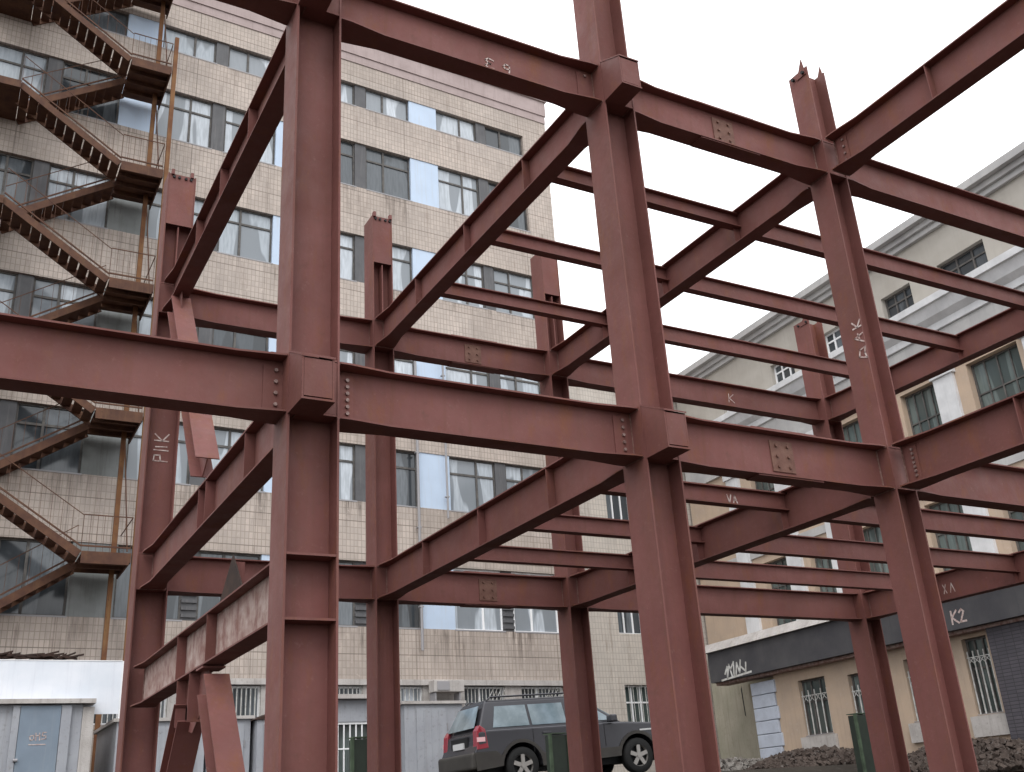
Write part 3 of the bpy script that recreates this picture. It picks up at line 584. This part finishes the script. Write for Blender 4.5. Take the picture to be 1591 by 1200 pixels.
# ------------------------------------------------------------------ garages, white board, scrap in the yard
t = Thing('garage', 'grey metal garage with a blue-grey lettered door at the bottom left corner', 'garage', (0, 17, ZY), group='metal garages in the yard')
t.part('wall', MB().box(-2.6, .72, 17.02, 20, ZY, 4.17), GREYMETAL)
t.part('corner_post', MB().box(.725, .95, 17.0, 19.8, ZY, 4.12), CONCRETE)
t.part('roof', MB().box(-2.7, .95, 16.85, 20.1, 4.18, 4.27), CONCRETE)
d_ = t.part('door', MB().box(-.46, .3, 16.94, 17.015, ZY, 4.14), DOORBLUE)
t.part('door_frame', MB().box(-.6, -.47, 16.93, 17.016, ZY, 4.15).box(.31, .5, 16.93, 17.016, ZY, 4.15), GREYMETAL)
t.part('handle', MB().tube((-.5, 16.9, 3.1), (-.42, 16.9, 3.1), .03, 8), SILL, parent=d_)
t.part('lettering', strokes([[(0, .5), (.1, .1), (.4, .2), (.35, .6), (0, .5)], [(.55, .8), (.6, .1)], [(.55, .5), (.9, .6)], [(.9, .8), (.95, .1)], [(1.1, .2), (1.5, .25), (1.5, .55), (1.15, .5), (1.2, .85), (1.5, .85)], [(0, -.25), (1.5, -.25)]], (-.3, 16.938, 3.45), (1, 0, 0), (0, 0, 1), .03) if False else
       strokes([[(x*.2, y*.2) for x, y in q] for q in [[(0, .5), (.1, .1), (.4, .2), (.35, .6), (0, .5)], [(.55, .8), (.6, .1)], [(.55, .5), (.9, .6)], [(.9, .8), (.95, .1)], [(1.1, .2), (1.5, .25), (1.5, .55), (1.15, .5), (1.2, .85), (1.5, .85)], [(0, -.3), (1.5, -.3)]]], (-.24, 16.938, 3.45), (1, 0, 0), (0, 0, 1), .018), CHALK, parent=d_)
bb = Thing('white_board', 'blank white board standing above the roof of the corner garage', 'board', (-.4, 17.3, 4.28))
bb.part('panel', MB().box(-2.6, 1.47, 17.3, 17.33, 4.0, 5.09), WHITEB); bb.part('panel_frame', MB().box(1.472, 1.5, 17.29, 17.34, ZY, 5.1).box(-2.6, 1.471, 17.29, 17.34, 5.092, 5.11), WHITEFRAME)
def garage(label, x0, x1, y0, z1, gable=0, door=None, roofm=CONCRETE):
    t = Thing('garage', label, 'garage', ((x0+x1)/2, y0, ZY), group='metal garages in the yard')
    t.part('wall', MB().box(x0, x1, y0, y0+2.8, ZY, z1), GREYMETAL)
    if gable: t.part('roof', MB().prism([(x0-.08, y0-.05, z1+.002), (x1+.08, y0-.05, z1+.002), ((x0+x1)/2, y0-.05, z1+gable)], (0, 2.9, 0)), SCRAP_SHADE)
    else: t.part('roof', MB().box(x0-.08, x1+.08, y0-.08, y0+2.9, z1+.002, z1+.07), roofm)
    if door:
        d = t.part('door', MB().box(door[0], door[1], y0-.03, y0-.002, ZY, z1-.1), GREYMETAL)
        t.part('hinge', MB().box(door[1]+.01, door[1]+.03, y0-.035, y0-.003, z1-.6, z1-.45), SILL, parent=d)
        for k in range(1, 4): t.part('rib', MB().box(door[0]+(door[1]-door[0])*k/4-.012, door[0]+(door[1]-door[0])*k/4+.012, y0-.04, y0-.032, ZY+.05, z1-.15), GREYMETAL, parent=d)
    return t
garage('low flat grey garage right of the corner garage, seen beside the rear column', 1.45, 3.3, 17.2, 3.82, door=(1.6, 3.1))
garage('grey garage behind the brace pair', 3.4, 4.35, 17.4, 3.86, door=(3.5, 4.2))
garage('grey garage with a small dark gable roof left of the nearest column', 4.45, 5.7, 17.2, 3.82, gable=.28, door=(4.6, 5.5))
garage('pale grey metal garage with a concrete roof edge left of the parked car', 7.95, 9.5, 17, 4.1, door=(8.25, 9.05))
t = Thing('gatehouse', 'small kiosk with a barred opening under a pale lintel between two columns', 'kiosk', (6.7, 17.5, ZY))
t.part('wall', MB().wall(6.0, 7.6, ZY, 4.25, [(6.35, 7.5, 2.6, 3.75)], 17.3, 17.5).box(6.0, 7.6, 17.9, 19.5, ZY, 4.25), GREYMETAL)
t.part('lintel', MB().box(5.95, 7.65, 17.1, 19.5, 4.26, 4.36), CONCRETE)
gm = MB()
for i in range(8): xx = 6.4+i*.15; gm.bar((xx, 17.35, 2.6), (xx, 17.35, 3.74), (.03, 0, 0), (0, .03, 0))
gm.bar((6.35, 17.34, 3.72), (7.5, 17.34, 3.72), (0, .03, 0), (0, 0, .05)); gm.bar((6.35, 17.34, 3.15), (7.5, 17.34, 3.15), (0, .03, 0), (0, 0, .03)); t.part('grille', gm, WHITEFRAME)
t.part('backing', MB().box(6.36, 7.49, 17.6, 17.62, 2.6, 3.75), GLASSG)
t = Thing('air_conditioner', 'weathered cooling box fixed to the tiled wall above the pale grey garage', 'air conditioner', (11.3, 21.9, 4.7))
t.part('case', MB().box(10.95, 11.95, 21.75, 22.15, 4.95, 5.3), CONCRETE, bevel=.02)
t.part('vent', MB().box(11.05, 11.45, 21.72, 21.748, 5.0, 5.25), SILL); [t.part('bracket', MB().box(q, q+.04, 21.8, 22.2, 4.6, 4.94), SILL) for q in (11.0, 11.8)]
t = Thing('leaning_sheet', 'dark grey metal sheet leaning behind the rear of the parked car', 'metal sheet', (9.9, 16.6, ZY))
t.part('sheet', MB().prism([(9.55, 16.6, ZY), (10.3, 16.6, ZY), (10.2, 16.9, 4.05), (9.7, 16.9, 4.05)], (0, .02, 0)), GLASSG); t.part('frame', MB().bar((9.5, 16.57, ZY), (9.66, 16.88, 4.1), (.05, 0, 0), (0, .03, 0)).bar((10.35, 16.57, ZY), (10.24, 16.88, 4.1), (.05, 0, 0), (0, .03, 0)), GREYMETAL)
# scrap heap under the stair
def heap(name, label, cx, cy, lx, ly, z0, h, n, smin, smax, mat, cat=None, kind='stuff', seed=1):
    rnd = random.Random(seed); mb = MB()
    for i in range(n):
        u, v = rnd.uniform(-1, 1), rnd.uniform(-1, 1); hh = h*max(0, 1-(abs(u)**2.2+abs(v)**2)*.8)*rnd.uniform(.55, 1.05)
        c = Vector((cx+u*lx, cy+v*ly, z0+hh)); r = rnd.uniform(smin, smax)
        ax = Vector((rnd.gauss(0, 1), rnd.gauss(0, 1), rnd.gauss(0, 1))).normalized(); bx = ax.orthogonal().normalized(); cx_ = ax.cross(bx)
        q = [c+(ax*a*rnd.uniform(.5, 1)+bx*b*rnd.uniform(.5, 1)+cx_*d*rnd.uniform(.4, 1))*r for a in (-1, 1) for b in (-1, 1) for d in (-1, 1)]
        mb.add(q, [(0, 1, 3, 2), (4, 6, 7, 5), (0, 4, 5, 1), (2, 3, 7, 6), (0, 2, 6, 4), (1, 5, 7, 3)])
    m = 14
    base = [Vector((cx+math.cos(2*math.pi*i/m)*lx*1.05, cy+math.sin(2*math.pi*i/m)*ly*1.05, z0-.05)) for i in range(m)]
    top = [Vector((cx+math.cos(2*math.pi*i/m)*lx*.6, cy+math.sin(2*math.pi*i/m)*ly*.6, z0+h*.5)) for i in range(m)]
    mb.loft([base, top])
    return single(name, mb, mat, label, cat, kind)
heap('rubble', 'dark heap of rubble in front of the annex', 17.3, 13.2, 1.9, 1.0, ZY, .45, 2600, .02, .075, RUBBLE, seed=3)
heap('rubble', 'pale grey rubble heap at the foot of the pale blue quoin', 16.6, 15.6, 1.8, 1.2, ZY, .38, 1700, .02, .07, RUBBLE2, seed=4)
heap('rubble', 'dark rubble heap at the bottom right corner', 17.1, 8.4, 2.4, 1.5, 1.75, .58, 4500, .02, .07, RUBBLE, seed=5)
cp = Thing('scrap_shelf', 'dark canopy strip with rusty scrap on it between the fire stair and the white board', 'canopy', (-2, 19.2, 5.2))
cp.part('deck', MB().box(-5, .55, 18.6, 19.0, 5.12, 5.3), STAIR)
rnd = random.Random(9); sm = MB()
for i in range(170):
    x = rnd.uniform(-5, .5); a = rnd.uniform(-.3, .3); L = rnd.uniform(.1, .45)
    sm.bar((x, 18.75+rnd.uniform(-.1, .15), 5.32+rnd.uniform(0, .12)), (x+L*math.cos(a), 18.8, 5.36+L*math.sin(a)*.5+rnd.uniform(0, .13)), (0, .04, 0), (0, 0, .04))
cp.part('scrap', sm, SCRAP_SHADE)
def stub(label, x, y, w_, z1):
    t = Thing('post_stub', label, 'steel post', (x, y, 0), group='short dark green posts')
    zb = 0 if y < 8 else .6
    t.part('shaft', MB().box(x-w_/2, x+w_/2, y-.1, y+.1, zb, z1), GREENM)
    t.part('edge_angle', MB().box(x-w_/2-.05, x-w_/2-.002, y-.13, y-.08, zb, z1+.02).box(x+w_/2+.002, x+w_/2+.03, y-.13, y-.08, zb, z1), GREENL)
    t.part('cap_plate', MB().box(x-w_/2-.02, x+w_/2+.02, y-.12, y+.12, z1+.021, z1+.035), GREENL)
stub('short dark post stub between the nearest column and the boxed-head column', 3.76, 9, .24, 2.74)
stub('short dark green post stub in front of the middle of the parked car', 7.3, 9, .3, 2.72)
stub('short dark green post stub beside the rearmost column', 13.5, 8, .42, 2.86)

# ------------------------------------------------------------------ parked car
def car():
    S = 1.03
    t = Thing('parked_car', 'slate grey estate car parked behind the rear columns, seen from its rear left', 'car', (9.42, 12.3, ZY), math.radians(-4))
    t.zo = 0
    t.o.scale = (S, S, S); t.o.rotation_euler = (0, math.radians(-2.0), math.radians(-4))
    W = .865
    # body: cross-section rings along the length (x: -2.2 rear .. 2.2 front), wheel axles at -1.26 and 1.27
    side = [(-2.2, .42), (-2.22, .62), (-2.16, .75), (-2.13, .98), (-1.9, 1.0), (.62, .99), (1.05, .98), (1.7, .93), (2.08, .82), (2.2, .68), (2.22, .4), (2.0, .3)]
    def arch(cx): return [(cx+.41*math.cos(a), .33+.41*math.sin(a)) for a in [math.radians(x) for x in range(-5, 186, 14)]]
    low = side + arch(1.27) + arch(-1.26) + [(-2.05, .3)]
    b = MB(); yy = [(-W, .0), (-W+.04, .0), (W-.04, 0), (W, 0)]
    b.prism([(x, -W, z) for x, z in low], (0, 2*W, 0)); body = t.part('body', b, CARP, raw=True, bevel=.04, smooth=False)
    # cladding
    cl = MB()
    for s_ in (-1, 1):
        y0 = s_*(W+.002); dy = s_*.018
        cl.prism([(x, y0, z) for x, z in [(-2.2, .3), (-2.235, .62), (-1.78, .62)]+[(-1.26+.47*math.cos(a), .33+.47*math.sin(a)) for a in [math.radians(q) for q in range(155, 15, -14)]]+[(-.78, .52), (.78, .52)]+[(1.27+.47*math.cos(a), .33+.47*math.sin(a)) for a in [math.radians(q) for q in range(155, 20, -14)]]+[(1.8, .5), (2.24, .5), (2.2, .3)]+arch(1.27)+arch(-1.26)], (0, dy, 0))
    t.part('cladding', cl, CLAD, raw=True)
    t.part('bumper', MB().box(-2.3, -2.12, -W-.01, W+.01, .32, .62), CLAD, raw=True, bevel=.05); t.part('bumper', MB().box(2.16, 2.28, -W-.01, W+.01, .3, .6), CLAD, raw=True, bevel=.05)
    # greenhouse
    gh = MB(); bot = [(-2.1, -.8), (1.02, -.8), (1.02, .8), (-2.1, .8)]; top = [(-1.86, -.6), (.2, -.6), (.2, .6), (-1.86, .6)]
    gh.loft([[(x, y, .97) for x, y in bot], [(x, y, 1.5) for x, y in top], [(x*.97-.02, y*.9, 1.56) for x, y in top]]); t.part('cabin', gh, CARP, raw=True, bevel=.03)
    def sidewin(x0, x1, x2, x3, s_):   # bottom x0..x1, top x3..x2
        yb = lambda z: s_*(.8-.2*(z-.97)/.53+.004)
        z0, z1 = 1.04, 1.43; ps = [(x0, yb(z0), z0), (x1, yb(z0), z0), (x2, yb(z1), z1), (x3, yb(z1), z1)]
        return MB().prism(ps, (0, s_*.008, 0))
    for s_ in (-1, 1):
        for q in ((-1.78, -1.02, -1.02, -1.66), (-.96, -.22, -.22, -.96), (-.14, .8, .24, -.14)): t.part('side_window', sidewin(*q, s_), CARGLASS, raw=True)
        rr = MB().tube((-1.7, s_*.56, 1.61), (.05, s_*.56, 1.61), .018, 6); rr.tube((-1.7, s_*.56, 1.61), (-1.78, s_*.56, 1.55), .018, 6); rr.tube((.05, s_*.56, 1.61), (.12, s_*.56, 1.55), .018, 6); t.part('roof_rail', rr, CARP, raw=True)
        m = t.part('mirror', MB().box(.62, .78, s_*.86, s_*1.04, .98, 1.12), CARP, raw=True, bevel=.03)
        tl = MB().prism([(-2.175, s_*(W+.004), .66), (-1.93, s_*(W+.004), .68), (-1.98, s_*(W+.004), 1.02), (-2.08, s_*(W-.02), 1.1), (-2.15, s_*(W-.01), 1.0)], (0, -s_*.2, 0)); tlo = t.part('tail_light', tl, TAILRED, raw=True, bevel=.015)
        t.part('lens', MB().box(-2.165, -2.0, s_*(W+.005), s_*(W+.012), .8, .88), TAILW, raw=True, parent=tlo)
        t.part('headlight', MB().box(1.98, 2.17, s_*(W-.25), s_*(W+.004), .66, .82), PLATEW, raw=True, bevel=.03)
        for xx in (-.2, .55, -1.0): t.part('door_seam', MB().box(xx-.006, xx+.006, s_*(W+.0005), s_*(W+.003), .55, .97), BLACK, raw=True)
        for xx in (-.5, .45): t.part('door_handle', MB().box(xx-.3, xx-.12, s_*(W+.001), s_*(W+.03), .86, .9), CARP, raw=True, bevel=.008)
        t.part('trim_strip', MB().box(1.35, 2.05, s_*(W+.001), s_*(W+.012), .79, .82), PLATEW if s_ < 0 else CARP, raw=True)
    t.part('rear_window', MB().prism([(-2.118, -.66, 1.06), (-2.118, .66, 1.06), (-1.925, .5, 1.46), (-1.925, -.5, 1.46)], (-.012, 0, .004)), CARGLASS, raw=True)
    t.part('windscreen', MB().prism([(.97, -.7, 1.03), (.97, .7, 1.03), (.27, .54, 1.47), (.27, -.54, 1.47)], (.012, 0, .012)), CARGLASS, raw=True)
    t.part('licence_plate', MB().box(-2.2, -2.17, -.26, .26, .72, .83), PLATEW, raw=True)
    t.part('plate_recess', MB().box(-2.168, -2.13, -.42, .42, .66, .92), BLACK, raw=True)
    for wx in (-1.26, 1.27):
        for s_ in (-1, 1):
            yc = s_*(W-.1); n = 28
            prof_ = [(.2, -.1), (.3, -.11), (.33, -.08), (.333, 0), (.33, .08), (.3, .11), (.2, .1)]
            ty = MB(); ty.loft([[(wx+r*math.cos(2*math.pi*i/n), yc+o_, .33+r*math.sin(2*math.pi*i/n)) for i in range(n)] for r, o_ in prof_], caps=False)
            w_ = t.part('wheel', ty, RUBBER, raw=True, smooth=True)
            rm = MB(); ring = lambda r, o_: [(wx+r*math.cos(2*math.pi*i/n), yc+s_*o_, .33+r*math.sin(2*math.pi*i/n)) for i in range(n)]
            rm.loft([ring(.215, .09), ring(.2, .1), ring(.185, .05)], caps=False)
            for k in range(5):
                a = 2*math.pi*k/5+.3; p = Vector((math.cos(a), 0, math.sin(a))); c = Vector((wx, yc+s_*.085, .33)); tn = Vector((-math.sin(a), 0, math.cos(a)))
                rm.bar(c, c+p*.2, tn*.075, (0, .025, 0))
            rm.tube((wx, yc+s_*.06, .33), (wx, yc+s_*.11, .33), .05, 12)
            t.part('rim', rm, RIM, raw=True, parent=w_)
            t.part('brake_disc', MB().tube((wx, yc+s_*.02, .33), (wx, yc+s_*.03, .33), .19, 20), BLACK, raw=True, parent=w_)
    t.part('underbody', MB().box(-1.9, 1.9, -.6, .6, .22, .6), BLACK, raw=True)
    return t
car()
